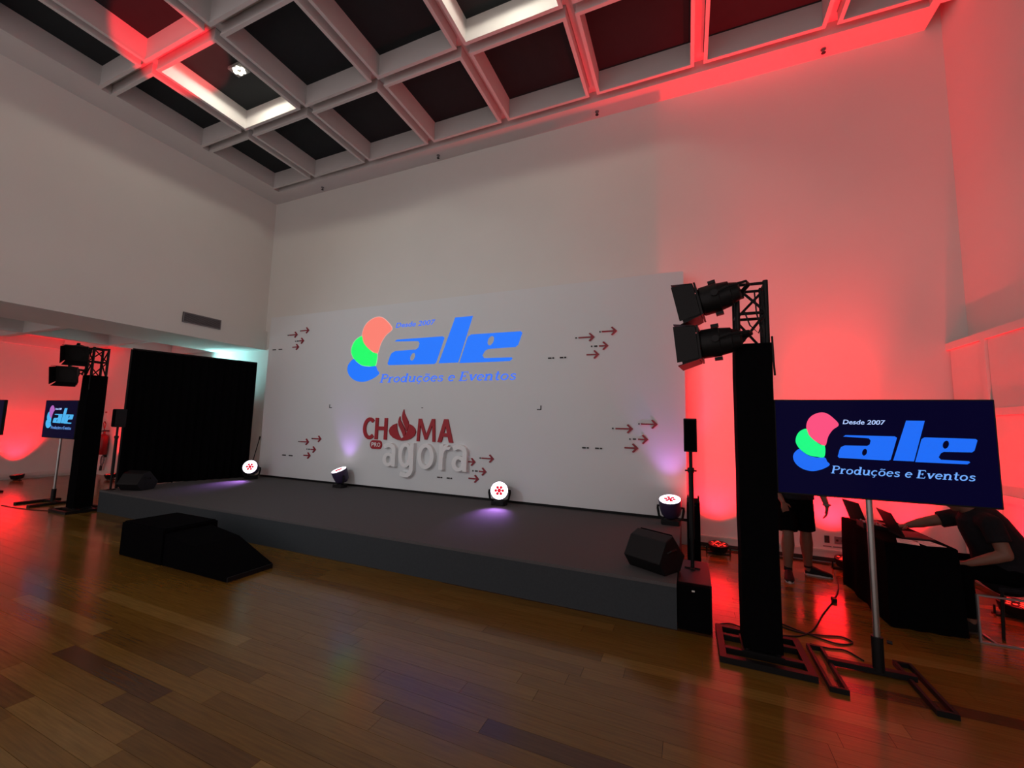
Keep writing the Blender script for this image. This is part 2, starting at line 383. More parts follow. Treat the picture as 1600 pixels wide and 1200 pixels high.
# ---------------------------------------------------------------- backdrop board
PX0, PX1, PZ0, PZ1, PY = -9.43, -.03, .43, 4.23, 6.78
bd = thing('backdrop_board', 'large white backdrop board with projected logo and red arrows behind the stage', 'backdrop', (0, PY, 0))
MB().box(PX0, PX1, 0, .13, PZ0, PZ1).build('board', PANELW, bd)
MB().box(PX0, PX1, .03, .12, SZ, PZ0).build('base_strip', BLACKM, bd)
F = -.003
LOGO = dict(
 coral=[(0.863,1.796),(0.877,1.849),(0.907,1.885),(0.952,1.907),(0.995,1.904),(1.037,1.87),(1.073,1.815),(1.033,1.774),(1.002,1.721),(0.981,1.651),(0.942,1.667),(0.9,1.7),(0.872,1.743)],
 green=[(0.863,1.778),(0.877,1.734),(0.91,1.692),(0.949,1.658),(0.978,1.648),(0.971,1.564),(0.924,1.562),(0.873,1.571),(0.83,1.601),(0.802,1.635),(0.788,1.678),(0.797,1.723),(0.821,1.759)],
 blue=[(0.808,1.617),(0.833,1.596),(0.873,1.568),(0.924,1.557),(0.974,1.559),(0.987,1.531),(1.003,1.506),(0.971,1.478),(0.927,1.458),(0.883,1.45),(0.832,1.461),(0.789,1.493),(0.768,1.536),(0.773,1.58)],
 a=[(1.097,1.725),(1.112,1.737),(1.405,1.737),(1.418,1.728),(1.373,1.565),(1.36,1.557),(1.064,1.562),(1.056,1.572),(1.069,1.621),(1.080,1.645),(1.105,1.658),(1.240,1.660),(1.256,1.672),(1.263,1.700),(1.254,1.716),(1.240,1.718)],
 l=[(1.477,1.855),(1.581,1.855),(1.505,1.560),(1.388,1.560)],
 e=[(1.512,1.556),(1.556,1.722),(1.574,1.736),(1.845,1.734),(1.853,1.724),(1.833,1.652),(1.819,1.640),(1.672,1.637),(1.655,1.625),(1.642,1.598),(1.652,1.581),(1.800,1.578),(1.806,1.570),(1.791,1.556)])
def corner(pts, keep):     # keep sharp corners by doubling them
    return pts
GL = {}
def arc(cx, cz, rx, rz, a0, a1, n=12): return [(cx+rx*math.cos(math.radians(a0+(a1-a0)*i/n)), cz+rz*math.sin(math.radians(a0+(a1-a0)*i/n))) for i in range(n+1)]
TK, TN = .155, .075
GL = {
 'P': (.74, [([(.15,0),(.15,1)],TK), ([(0,.03),(.32,.03)],TN), ([(0,.97),(.34,.97)],TN), ([(.15,.96)]+arc(.36,.73,.26,.23,90,-90)+[(.15,.5)],TK*.75)]),
 'r': (.50, [([(.15,0),(.15,.66)],TK), ([(0,.03),(.32,.03)],TN), ([(.02,.64),(.15,.64)],TN), ([(.16,.42),(.24,.58),(.34,.63),(.45,.58)],TK*.8)]),
 'o': (.66, [(arc(.32,.33,.23,.29,0,360,20),TK*.8)]),
 'd': (.72, [(arc(.29,.33,.20,.29,0,360,20),TK*.8), ([(.52,0),(.52,1)],TK), ([(.52,.03),(.68,.03)],TN), ([(.38,.97),(.52,.97)],TN)]),
 'u': (.72, [([(.14,.66),(.14,.2)]+arc(.31,.2,.17,.16,180,330,6)+[(.50,.2)],TK*.85), ([(.53,0),(.53,.66)],TK), ([(.53,.03),(.68,.03)],TN), ([(0,.64),(.14,.64)],TN), ([(.4,.64),(.53,.64)],TN)]),
 'ç': (.58, [(arc(.31,.33,.23,.29,45,315,16),TK*.8), ([(.31,.02),(.37,-.10),(.33,-.2),(.21,-.21)],TN)]),
 'õ': (.66, [(arc(.32,.33,.23,.29,0,360,20),TK*.8), ([(.12,.80),(.22,.88),(.40,.80),(.51,.88)],TN*1.2)]),
 'e': (.60, [(arc(.30,.33,.22,.29,5,320,18),TK*.8), ([(.08,.36),(.52,.36)],TN)]),
 's': (.54, [([(.44,.52),(.36,.61),(.24,.62),(.13,.56),(.12,.45),(.22,.37),(.34,.32),(.44,.24),(.43,.11),(.32,.04),(.18,.04),(.07,.14)],TK*.75)]),
 'E': (.74, [([(.15,0),(.15,1)],TK), ([(0,.03),(.60,.03),(.64,.22)],TN), ([(0,.97),(.58,.97),(.60,.80)],TN), ([(.15,.52),(.42,.52)],TN), ([(.42,.40),(.42,.64)],TN)]),
 'v': (.62, [([(.10,.66),(.30,.02)],TK), ([(.30,.02),(.53,.66)],TK*.7), ([(0,.64),(.22,.64)],TN), ([(.42,.64),(.62,.64)],TN)]),
 'n': (.74, [([(.15,0),(.15,.66)],TK), ([(0,.03),(.30,.03)],TN), ([(.02,.64),(.15,.64)],TN), ([(.15,.46)]+arc(.36,.44,.18,.19,150,0,8)+[(.54,0)],TK*.9), ([(.42,.03),(.70,.03)],TN)]),
 't': (.46, [([(.2,.92),(.2,.14),(.27,.05),(.41,.07)],TK*.9), ([(.02,.64),(.42,.64)],TN)]),
 ' ': (.34, [])}
def serif_text(mb, string, x0, x1, z0, cap, y0, y1, shear=.18):
    tot = sum(GL[c][0] for c in string)*1.0; k = (x1-x0)/tot; x = x0
    for c in string:
        for pts, wd in GL[c][1]:
            P = [Vector((x+(p[0]+shear*p[1])*k, 0, z0+p[1]*cap)) for p in pts]
            n = len(P); closed = (P[0]-P[-1]).length < 1e-5
            if closed: P = P[:-1]; n -= 1
            lv, rv = [], []
            for i in range(n):
                a = P[(i-1)%n] if (closed or i) else P[i]; b = P[(i+1)%n] if (closed or i < n-1) else P[i]
                d = (b-a).normalized(); q = Vector((-d.z*k, 0, d.x*cap))*wd*.5
                lv.append(P[i]+q); rv.append(P[i]-q)
            for i in range(n if closed else n-1):
                j = (i+1)%n; vs = [lv[i], lv[j], rv[j], rv[i]]
                mb.face([mb.v((p.x, y0, p.z)) for p in vs])
        x += GL[c][0]*k
    return mb
def ell(cx, cz, rx, rz, sh=.2, n=14): return [(cx+rx*math.cos(2*PI*i/n)+sh*rz*math.sin(2*PI*i/n), cz+rz*math.sin(2*PI*i/n)) for i in range(n)]
def petal(pts): return smooth_loop(pts, 4)
def make_logo(parent, fn, y, th, mats, edges=None):
    for key, lab in (('coral', 'upper petal'), ('green', 'middle petal'), ('blue', 'lower petal')):
        pts = petal(LOGO[key])
        if edges and edges[key]:
            cx = sum(p[0] for p in pts)/len(pts); cz = sum(p[1] for p in pts)/len(pts)
            MB().flat([(cx+(p[0]-cx)*1.035, cz+(p[1]-cz)*1.035) for p in pts], [], y+th*.5, y+th, fn).build('logo_petal_edge', edges[key], parent)
        MB().flat(pts, [], y, y+th, fn).build('logo_petal', mats[key], parent)
    MB().flat(LOGO['a'], [ell(1.222, 1.612, .015, .026)], y, y+th, fn).build('logo_letter', mats['word'], parent)
    MB().flat(LOGO['l'], [], y, y+th, fn).build('logo_letter', mats['word'], parent)
    MB().flat(LOGO['e'], [ell(1.686, 1.688, .017, .029)], y, y+th, fn).build('logo_letter', mats['word'], parent)
    a = fn(1.098, 1.820); b = fn(1.357, 1.855)
    text_into(MB(), 'Desde 2007', a[0], b[0], a[1], b[1], y, y+th, offset=.012, shear=.2).build('lettering', mats['small'], parent)['kind'] = 'stuff'
    a = fn(1.008, 1.442); b = fn(1.825, 1.500)
    serif_text(MB(), 'Produções e Eventos', a[0], b[0], a[1], b[1]-a[1], y, y+th).build('lettering', mats['sub'], parent)['kind'] = 'stuff'
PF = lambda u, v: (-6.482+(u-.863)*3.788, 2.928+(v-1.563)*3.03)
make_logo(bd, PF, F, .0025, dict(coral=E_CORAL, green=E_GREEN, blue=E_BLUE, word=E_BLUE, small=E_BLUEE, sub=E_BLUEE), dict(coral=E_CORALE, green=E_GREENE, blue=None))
# foam arrows
def arrow(x0, x1, z, name='arrow', y=-.018):
    h, s = .073, .011
    MB().prism([(x0, z-s), (x1-.03, z-s), (x1-.03, z+s), (x0, z+s)], 'y', y, 0).prism([(x1, z), (x1-.075, z+h), (x1-.10, z+h-.012), (x1-.045, z), (x1-.10, z-h+.012), (x1-.075, z-h)], 'y', y-.001, 0).build(name, MAROON, bd)
def dash(x0, x1, z, m=DARKMARK): MB().box(x0, x1, -.015, 0, z-.011, z+.011).build('dash', m, bd)
for gx_, gz_ in ((-8.79, 3.75), (-1.749, 3.258), (-1.13, 1.735), (-8.165, 1.253), (-3.925, 1.053)):
    dash(gx_, gx_+.025, gz_); arrow(gx_+.055, gx_+.33, gz_)
    dash(gx_+.41, gx_+.43, gz_+.08); arrow(gx_+.45, gx_+.70, gz_+.08)
    dash(gx_+.27, gx_+.29, gz_-.16); dash(gx_+.325, gx_+.375, gz_-.16); arrow(gx_+.405, gx_+.56, gz_-.16)
    arrow(gx_+.195, gx_+.41, gz_-.30)
    for q in (-.485, -.27): dash(gx_+q, gx_+q+.06, gz_-.33); dash(gx_+q+.078, gx_+q+.11, gz_-.33)
# alignment marks
for x, sg in ((-7.295, 1), (-2.354, -1)):
    MB().box(x-.006, x+.012, -.004, 0, 2.02, 2.10).box(min(x, x+sg*.07), max(x, x+sg*.07), -.004, 0, 2.02, 2.038).build('corner_mark', DARKMARK, bd)
MB().box(-4.85, -4.81, -.004, 0, 2.035, 2.05).build('corner_mark', DARKMARK, bd)
# red lettering with flame emblem, white raised lettering
def ribbon(pts, w, taper=0):
    P = [Vector((p[0], p[1])) for p in pts]; lv, rv = [], []; n = len(P)
    for i in range(n):
        d = (P[min(i+1, n-1)]-P[max(i-1, 0)]).normalized(); q = Vector((-d.y, d.x))*w*.5*(1-taper*abs(2*i/(n-1)-1)**3)
        lv.append(tuple(P[i]+q)); rv.append(tuple(P[i]-q))
    return lv + rv[::-1]
W_ = .072
MB().flat(ribbon(arc(-6.112, 1.605, .135, .191, 48, 312, 22), W_), [], -.03, 0).build('red_letter', REDP, bd)
MB().flat([(-5.962, 1.385), (-5.962+W_, 1.385), (-5.962+W_, 1.575), (-5.655-W_, 1.575), (-5.655-W_, 1.385), (-5.655, 1.385), (-5.655, 1.826), (-5.655-W_, 1.826), (-5.655-W_, 1.650), (-5.962+W_, 1.650), (-5.962+W_, 1.826), (-5.962, 1.826)], [], -.03, 0).build('red_letter', REDP, bd)
MB().flat([(-4.43, 1.385), (-4.300, 1.826), (-4.215, 1.826), (-4.085, 1.385), (-4.172, 1.385), (-4.203, 1.492), (-4.312, 1.492), (-4.343, 1.385)], [[(-4.293, 1.560), (-4.222, 1.560), (-4.2575, 1.690)]], -.03, 0).build('red_letter', REDP, bd)
_mx, _mz = lambda f: -4.912+.427*f, lambda f: 1.385+.441*f
MB().flat([(_mx(a), _mz(b)) for a, b in ((0,0),(.06,1),(.215,1),(.50,.30),(.785,1),(.94,1),(1,0),(.86,0),(.825,.72),(.555,.08),(.445,.08),(.175,.72),(.14,0))], [], -.03, 0).build('red_letter', REDP, bd)
def EB(x, z): return (-5.604+(x-355)/305*.662, 1.381+(425-z)/355*.626)
ball = [(440,232),(400,250),(368,280),(355,318),(368,360),(410,398),(460,418),(505,425),(560,418),(612,395),(648,360),(660,322),(648,285),(618,252),(575,232),(580,260),(572,300),(555,345),(525,385),(498,405),(470,360),(448,300)]
MB().flat([EB(*p) for p in ball], [], -.03, 0).build('flame_emblem', REDP, bd)
fl1 = [(475,150),(480,190),(505,235),(535,290),(548,330),(540,365),(525,380),(515,350),(490,300),(465,255),(458,215),(465,175)]
fl2 = [(515,70),(522,110),(545,160),(570,205),(578,250),(570,295),(558,318),(545,285),(520,230),(503,185),(498,145),(505,105)]
for f in (fl1, fl2): MB().flat([EB(*p) for p in f], [], -.032, 0).build('flame_tongue', REDP, bd)
def white_letter(ch, x0, x1, z0, z1):
    """rounded sans letter; z0 = baseline, z1 = x-height"""
    w, h = x1-x0, z1-z0; k = .088; mb = MB(); y0 = -.085; hk = k/2
    if ch == 'o':
        mb.flat([(x0+w/2+(w/2)*math.cos(t), z0+h/2+(h/2)*math.sin(t)) for t in [2*PI*i/28 for i in range(28)]], [[(x0+w/2+(w/2-k)*math.cos(t), z0+h/2+(h/2-k*.85)*math.sin(t)) for t in [2*PI*i/28 for i in range(28)]]], y0, 0)
    elif ch == 'a':
        r_ = w*.42
        mb.flat(ribbon([(x0+.02, z1-.085), (x0+.07, z1-.058)] + arc(x1-hk-r_, z1-hk-r_*.72, r_, r_*.72, 100, 0, 8) + [(x1-hk, z0+h*.4), (x1-hk, z0)], k), [], y0, 0)
        cx, cz, rx, rz = x0+w*.42, z0+h*.29, w*.42, h*.29
        mb.flat([(cx+rx*math.cos(t)*(1.25 if math.cos(t) > 0 else 1), cz+rz*math.sin(t)) for t in [2*PI*i/24 for i in range(24)]], [[(cx+.01+(rx-k*.9)*math.cos(t)*(1.25 if math.cos(t) > 0 else 1), cz+(rz-k*.72)*math.sin(t)) for t in [2*PI*i/18 for i in range(18)]]], y0+.001, 0)
    elif ch == 'g':
        cx, cz, rx, rz = x0+w*.46, z0+h*.5, w*.46, h*.5
        mb.flat([(cx+rx*math.cos(t), cz+rz*math.sin(t)) for t in [2*PI*i/26 for i in range(26)]], [[(cx+(rx-k)*math.cos(t), cz+(rz-k*.85)*math.sin(t)) for t in [2*PI*i/20 for i in range(20)]]], y0+.001, 0)
        mb.flat(ribbon([(x1-hk, z1), (x1-hk, z0+.02)] + arc(x1-hk-.125, z0-.02, .125, .125, 0, -95, 8) + [(x0+.06, z0-.125)], k), [], y0, 0)
    elif ch == 'r':
        mb.flat([(x0, z0), (x0+k, z0), (x0+k, z1), (x0, z1)], [], y0, 0)
        mb.flat(ribbon([(x0+k*.6, z0+h*.5)] + arc(x0+k*.6+.125, z1-.20, .125, .15, 165, 75, 7) + [(x1, z1-.045)], k), [], y0+.001, 0)
    return mb.build('white_letter', WHITEL, bd)
for ch, x0, x1, z0, z1 in (('a', -5.678, -5.365, .865, 1.33), ('g', -5.292, -4.93, .865, 1.345), ('o', -4.838, -4.458, .865, 1.35), ('r', -4.345, -4.135, .875, 1.35), ('a', -4.063, -3.745, .87, 1.36)): white_letter(ch, x0, x1, z0, z1)
pz = [(-5.77-.07+.07*math.cos(a), 1.275+.0875*math.sin(a)) for a in [PI/2-PI*i/8 for i in range(9)]] + [(-6.079+.07+.07*math.cos(a), 1.275+.0875*math.sin(a)) for a in [-PI/2-PI*i/8 for i in range(9)]]
pill = MB().flat(pz, [], -.02, 0).build('red_badge', REDP, bd)
for ch, x0, x1 in (('P', -6.035, -5.972), ('R', -5.960, -5.892), ('O', -5.884, -5.806)): text_into(MB(), ch, x0, x1, 1.235, 1.318, -.024, -.0201, offset=.01).build('badge_letter', WHITEL, pill)

# unseen projector added to brighten the board; the logo shapes glow by themselves
t = thing('unseen_projector', 'grey projector hung outside the photo frame, added to brighten the backdrop', 'projector', (-6.6, -1.3, 4.6))
MB().box(-.22, .22, -.2, .2, -.08, .08).build('body', GREYM, t, bevel=.015)
MB().lathe((.05, .2, 0), (0, 1, 0), [(0, .06), (.05, .06), (.055, .045)], 18).build('lens', BLACKP, t, True)
MB().cyl((0, 0, .08), (0, 0, ZR-4.6), .022, 10).build('ceiling_pole', GREYM, t)
light('projector_beam', 'SPOT', (.05, .3, 0), E_PROJ, (.80, .93, 1), t, (1.75, 7.8, -2.1), spot_size=math.radians(72), spot_blend=1, shadow_soft_size=.03)

# ---------------------------------------------------------------- curtain
A_, B_ = Vector((-10.13, 4.44)), Vector((-9.44, 6.525)); dr = (B_-A_).normalized(); nr = Vector((dr.y, -dr.x)); L_ = (B_-A_).length
t = thing('black_drape', 'tall black drape hung across the left end of the stage', 'curtain', (A_.x, A_.y, 0))
def drape(z0, z1, amp):
    mb = MB(); n = 150; rr = []
    for j, z in enumerate((z0, (z0+z1)*.5, z1)):
        am = amp*(1.15-.25*j)
        F_ = [dr*(L_*i/n) + nr*(am*(math.sin(i*.62)+.4*math.sin(i*.27+1))) for i in range(n+1)]
        rr.append([(p.x, p.y, z) for p in F_] + [((p-nr*.012).x, (p-nr*.012).y, z) for p in F_[::-1]])
    return mb.rings(rr)
drape(.39, 3.05, .022).build('fabric', BLACKC, t, True)
e = dr*L_
MB().cyl((0, 0, 3.06), (e.x, e.y, 3.06), .02).build('top_rail', BLACKM, t)
off = nr*-.06
MB().cyl((off.x, off.y, 0), (off.x, off.y, 3.06), .025).build('upright', BLACKM, t)
MB().cyl((e.x+off.x, e.y+off.y, SZ), (e.x+off.x, e.y+off.y, 3.06), .025).build('upright', BLACKM, t)
MB().lathe((off.x, off.y, 0), (0,0,1), [(0, .15), (.012, .15), (.016, .03)]).build('base_plate', BLACKM, t)
MB().lathe((e.x+off.x, e.y+off.y, SZ), (0,0,1), [(0, .10), (.012, .10), (.016, .03)]).build('base_plate', BLACKM, t)
# unseen cyan lamp added behind the drape for the glow above it
t = thing('unseen_cyan_lamp', 'added cyan lamp glowing unseen behind the top of the black drape', 'stage light', (-11.9, 6.3, 2.6))
MB().box(-.5, .5, -.05, .05, -.05, .03).build('housing', BLACKM, t)
MB().box(-.48, .48, -.03, .03, .03, .036).build('led_strip', emis('cyan_led', (120, 255, 255), 3), t)
MB().cyl((0, 0, -2.6), (0, 0, -.05), .02, 10).build('stand_pole', BLACKM, t)
MB().lathe((0, 0, -2.6), (0, 0, 1), [(0, .2), (.012, .2), (.016, .03)]).build('stand_base', BLACKM, t)
light('cyan_beam', 'SPOT', (0, .06, .05), E_CYAN, (.40, .98, 1), t, (.6, 1, .4), spot_size=math.radians(105), spot_blend=.6, shadow_soft_size=.1)

# ---------------------------------------------------------------- lighting towers
def tower(name, label, x, y):
    t = thing(name, label, 'lighting tower', (x, y, 0), group='lighting towers beside the stage'); h = .105
    for sx in (-1, 1):
        for sy in (-1, 1): MB().cyl((sx*h, sy*h, .05), (sx*h, sy*h, 3.0), .02, 10).build('chord', BLACKM, t, True)
    z = 2.42
    k = 0
    for z in (.1, .7, 1.3, 1.9, 2.45, 2.73, 2.98):
        for a, b in (((-h,-h),(h,-h)), ((h,-h),(h,h)), ((h,h),(-h,h)), ((-h,h),(-h,-h))): MB().cyl((a[0], a[1], z), (b[0], b[1], z), .013, 8).build('crossbar', BLACKM, t, True)
    for z0, z1 in ((2.45, 2.73), (2.73, 2.96)):
        for i, (a, b) in enumerate((((-h,-h),(h,-h)), ((h,-h),(h,h)), ((h,h),(-h,h)), ((-h,h),(-h,-h)))):
            if z0 > 2.7: a, b = b, a
            MB().cyl((a[0], a[1], z0), (b[0], b[1], z1), .011, 8).build('brace', BLACKM, t, True)
    mb = MB(); rr = []
    for z in [.07+i*.12 for i in range(21)]:
        q = .131+.001*math.sin(z*7); rr.append([(sx*q+.0015*math.sin(z*11+sx), sy*q, min(z, 2.5)) for sx, sy in ((-1,-1),(1,-1),(1,1),(-1,1))])
    mb.rings(rr).build('cloth_sleeve', BLACKC, t)
    mb = MB(); a = .31; b = .29; s = .025
    for x0, x1, y0, y1 in ((-a, a, -b, -b+2*s), (-a, a, b-2*s, b), (-a, -a+2*s, -b+2*s, b-2*s), (a-2*s, a, -b+2*s, b-2*s)): mb.box(x0, x1, y0, y1, 0, .045)
    mb.build('base_frame', BLACKM, t)
    for y0 in (-.13, .09): MB().box(-a+.05, a-.05, y0, y0+.04, .001, .044).build('base_bar', BLACKM, t)
    MB().box(-.14, .14, -.14, .14, .0445, .055).build('base_plate', BLACKM, t)
    MB().tube([(.06, -.14, 2.93), (.09, -.145, 2.7), (.04, -.14, 2.55), (-.02, -.14, 2.62), (-.06, -.14, 2.75)], .006, 6).build('cable', BLACKP, t)
    MB().tube([(.02, -.14, 2.9), (.03, -.14, 2.72), (.07, -.145, 2.52)], .006, 6).build('cable', BLACKP, t)
    MB().tube([(.135, -.13, 2.52), (.14, -.13, 2.3), (.145, -.13, 2.2)], .008, 6).build('strap', BLACKP, t)
    return t
tower('lighting_tower', 'black cloth wrapped lighting truss tower beside the big screen on the right', .505, 3.97)
tower('lighting_tower', 'far black truss tower with two lamps at the left end of the stage', -10.25, 3.98)

def stage_lantern(label, loc, d, anchor):
    """theatre lantern with barn doors; loc = centre of can, d = aim direction, anchor = point on truss"""
    t = thing('barn_door_lantern', label, 'stage light', loc, group='lanterns on the towers')
    d = Vector(d).normalized(); u = d.cross(Vector((0,0,1))).normalized(); v = u.cross(d)
    B = Matrix((( d.x, u.x, v.x, 0), (d.y, u.y, v.y, 0), (d.z, u.z, v.z, 0), (0,0,0,1)))   # local x = aim, y = side, z = up
    def mk(): m = MB(); m.M = B; return m
    mk().lathe((-.19, 0, 0), (1,0,0), [(0, .05), (.015, .075), (.07, .092), (.075, .105), (.16, .118), (.165, .125), (.30, .125), (.305, .115), (.31, .115)], 20).build('can', BLACKM, t, True)
    mk().box(.12, .135, -.145, .145, -.145, .145).build('gel_frame', BLACKM, t)
    mk().lathe((.125, 0, 0), (1,0,0), [(0, .10), (.012, .10), (.013, .02)], 20).build('lens', BLACKP, t, True)
    for k, (a, spread) in enumerate(((0, .22), (PI/2, .18), (PI, .22), (3*PI/2, .18))):
        m = MB(); R = Matrix.Rotation(a, 4, 'X'); m.M = B @ R
        w0, w1, l = .135, .155, .17; z0 = .14; c, s_ = math.cos(spread), math.sin(spread)
        P = [(.14, -w0, z0), (.14, w0, z0), (.14+l*c, w1, z0+l*s_), (.14+l*c, -w1, z0+l*s_)]
        q = [m.v(p) for p in P]; r = [m.v((p[0], p[1], p[2]+.006)) for p in P]
        m.face(q[::-1]); m.face(r)
        for i in range(4): m.face([q[i], q[(i+1)%4], r[(i+1)%4], r[i]])
        m.build('barn_door', BLACKM, t)
    for s_ in (-1, 1): 
        mk().lathe((0, s_*.125, 0), (0, s_, 0), [(0, .012), (.03, .012), (.031, .028), (.045, .028)], 10).build('knob', BLACKP, t)
    for zz in (-.13, .13): mk().box(-.03, .03, -.02, .02, min(zz, zz*1.2), max(zz, zz*1.2)).build('cooling_fin', BLACKM, t)
    mk().tube([(0, -.15, 0), (-.10, -.15, .02), (-.24, -.10, .03), (-.26, 0, .03), (-.24, .10, .03), (-.10, .15, .02), (0, .15, 0)], .011, 8).build('yoke', BLACKM, t)
    a = B @ Vector((-.26, 0, .03)); b = Vector(anchor)-Vector(loc)
    MB().cyl(a, b, .018, 10).build('clamp_arm', BLACKM, t)
    MB().lathe(b+Vector((0, -.0, -.035)), (0,0,1), [(0, .034), (.07, .034)], 12).build('clamp', BLACKM, t)
    return t
stage_lantern('upper black barn door lantern on the right tower', (.235, 3.82, 2.875), (-1, .12, -.22), (.42, 3.865, 2.90))
stage_lantern('lower black barn door lantern on the right tower', (.235, 3.82, 2.49), (-1, .12, -.10), (.42, 3.865, 2.53))
stage_lantern('upper black lantern on the far left tower', (-10.20, 3.68, 2.88), (.80, -.42, -.35), (-10.30, 3.875, 2.93))
stage_lantern('lower black lantern on the far left tower', (-10.40, 3.68, 2.49), (.72, -.50, -.25), (-10.355, 3.875, 2.55))

# ---------------------------------------------------------------- screens on stands
def tv_stand(label, x, y, rz, mats, back=False, group='screens on floor stands'):
    t = thing('screen_on_stand', label, 'television', (x, y, 0), rz, group)
    MB().box(-.655, .655, 0, .05, 1.26, 2.01).build('casing', BLACKP, t, bevel=.006)
    MB().box(-.30, .30, .05, .085, 1.4, 1.8).build('rear_housing', BLACKP, t)
    scr = MB().box(-.645, .645, -.003, -.0005, 1.272, 2.0).build('screen', SCREEN, t)
    fn = lambda u, v: (u-1.305, v)
    if mats: make_logo(scr, fn, -.006, .0024, mats)
    MB().cyl((-.05, .075, .24), (-.05, .075, 1.42), .021, 16).build('pole', STEEL, t, True)
    MB().cyl((-.05, .075, .03), (-.05, .075, .27), .036, 14).build('pole_socket', BLACKM, t, True)
    MB().cyl((.0, .06, .25), (.03, .05, .25), .014, 8).build('locking_knob', BLACKP, t)
    MB().box(-.15, .05, .05, .1, 1.42, 1.76).build('bracket', BLACKM, t)
    MB().box(-.36, .16, .05, .10, .012, .05).build('base_bar', BLACKM, t)
    for fx in (-.39, .16):
        mb = MB(); a, b = -.32, .30
        mb.box(fx-.055, fx-.035, a, b, 0, .035); mb.box(fx+.035, fx+.055, a, b, 0, .035); mb.box(fx-.035, fx+.035, a, a+.02, 0, .035); mb.box(fx-.035, fx+.035, b-.02, b, 0, .035)
        mb.build('foot', BLACKM, t)
    return t
TM = dict(coral=T_PINK, green=T_GREEN, blue=T_BLUE, word=T_BLUE, small=T_WHITE, sub=T_PALE)
tv_stand('large flat screen with glowing blue logo on steel pole at right', 1.305, 3.93, 0, TM)
TM2 = dict(coral=T_LILAC, green=T_CYAN, blue=T_CYAN, word=T_CYAN, small=T_WHITE, sub=T_PALE)
tv_stand('far flat screen with cyan logo on a pole left of the far tower', -11.45, 3.99, 0, TM2)
tv_stand('dark screen on a stand cut off by the left photo edge', -14.06, 3.80, 0, None)

# ---------------------------------------------------------------- column speakers
def column_speaker(label, x, y):
    t = thing('column_speaker', label, 'loudspeaker', (x, y, SZ+.001), group='column speakers on poles')
    MB().box(-.062, .062, -.07, .09, 1.14, 1.475).build('cabinet', BLACKP, t, bevel=.008)
    MB().box(-.052, .052, -.078, -.0701, 1.155, 1.46).build('grille', BLACKC, t)
    MB().cyl((0, 0, .01), (0, 0, 1.14), .017, 12).build('pole', BLACKM, t, True)
    MB().cyl((0, 0, .28), (0, 0, .95), .024, 12).build('lower_pole', BLACKM, t, True)
    MB().lathe((0, 0, .93), (0,0,1), [(0, .03), (.03, .034), (.05, .03)], 12).build('collar', BLACKP, t)
    for s in (-1, 1): MB().cyl((s*.02, 0, .95), (s*.055, 0, .95), .008, 8).build('locking_knob', BLACKP, t)
    for k in (0, 1): MB().box(-.07 if k else -.02, .07 if k else .02, -.02 if k else -.07, .02 if k else .07, 0, .012).build('foot_bar', BLACKM, t)
    return t
t = column_speaker('slim black column speaker on a pole at the right stage end', .02, 4.6)
column_speaker('slim black column speaker on a pole beside the black drape', -9.72, 4.17)
def sub(label, x, y, mirror=1):
    t = thing('subwoofer', label, 'loudspeaker', (x, y, 0), group='subwoofers at the stage ends')
    MB().box(-.13, .15, .07, .78, 0, SZ).build('cabinet', BLACKP, t, bevel=.008)
    MB().box(-.13, .135, 0, .0695, 0.006, SZ).build('grille', BLACKC, t, bevel=.006)
    MB().box(-.012, .012, -.004, 0, .335, .347).build('badge', TRIMW, t)
    return t
sub('black subwoofer box against the right end of the stage', .02, 4.09)
# bass case standing behind the right pole
t = thing('amplifier_case', 'tall black case standing behind the right column speaker pole', 'case', (.045, 5.6, 0))
MB().box(-.075, .075, 0, .4, 0, .86).build('body', BLACKC, t, bevel=.01)
for s in (-1, 1): MB().tube([(s*.06, .02, .86), (s*.06, .02, .93), (s*.06, .12, .93), (s*.06, .12, .86)], .009, 6).build('handle', BLACKM, t)
MB().box(-.03, .03, -.006, 0, .82, .835).build('name_plate', BLACKM, t)

# ---------------------------------------------------------------- floor monitors on the stage
def wedge(label, x, y, rz):
    t = thing('wedge_monitor', label, 'loudspeaker', (x, y, SZ+.002), rz, group='wedge monitors on the stage')
    # profile in (y,z): tilted cabinet
    pr = [(-.14, 0), (.12, 0), (.21, .12), (.10, .30), (-.02, .345), (-.22, .13)]
    MB().prism(pr, 'x', -.2, .2).build('cabinet', BLACKP, t, bevel=.012)
    d = Vector((0, .345-.13, .2)).normalized()
    a, b = Vector((0, -.215, .14)), Vector((0, -.03, .34)); n = Vector((0, -(b.z-a.z), b.y-a.y)).normalized()
    mb = MB(); q = []
    for s in (-.175, .175):
        q.append(Vector((s, a.y, a.z))); q.append(Vector((s, b.y, b.z)))
    P = [q[0], q[2], q[3], q[1]]; lo = [mb.v(p+n*.001) for p in P]; hi = [mb.v(p+n*.012) for p in P]
    mb.face(lo[::-1]); mb.face(hi)
    for i in range(4): mb.face([lo[i], lo[(i+1)%4], hi[(i+1)%4], hi[i]])
    mb.build('grille', BLACKC, t)
    for s in (-1, 1): MB().tube([(s*.2, -.05, .2), (s*.225, -.03, .22), (s*.225, .06, .22), (s*.2, .08, .2)], .009, 6).build('handle', BLACKM, t)
    MB().lathe((.2, .04, .08), (1,0,0), [(0, .022), (.012, .022)], 10).build('socket', ALU, t)
    MB().lathe((.2, -.05, .08), (1,0,0), [(0, .016), (.012, .016)], 10).build('socket', ALU, t)
    return t
wedge('black wedge monitor speaker on the right front stage corner', -.33, 4.42, math.radians(150))
wedge('dark wedge monitor speaker in shadow at the left front stage corner', -9.40, 4.42, math.radians(200))

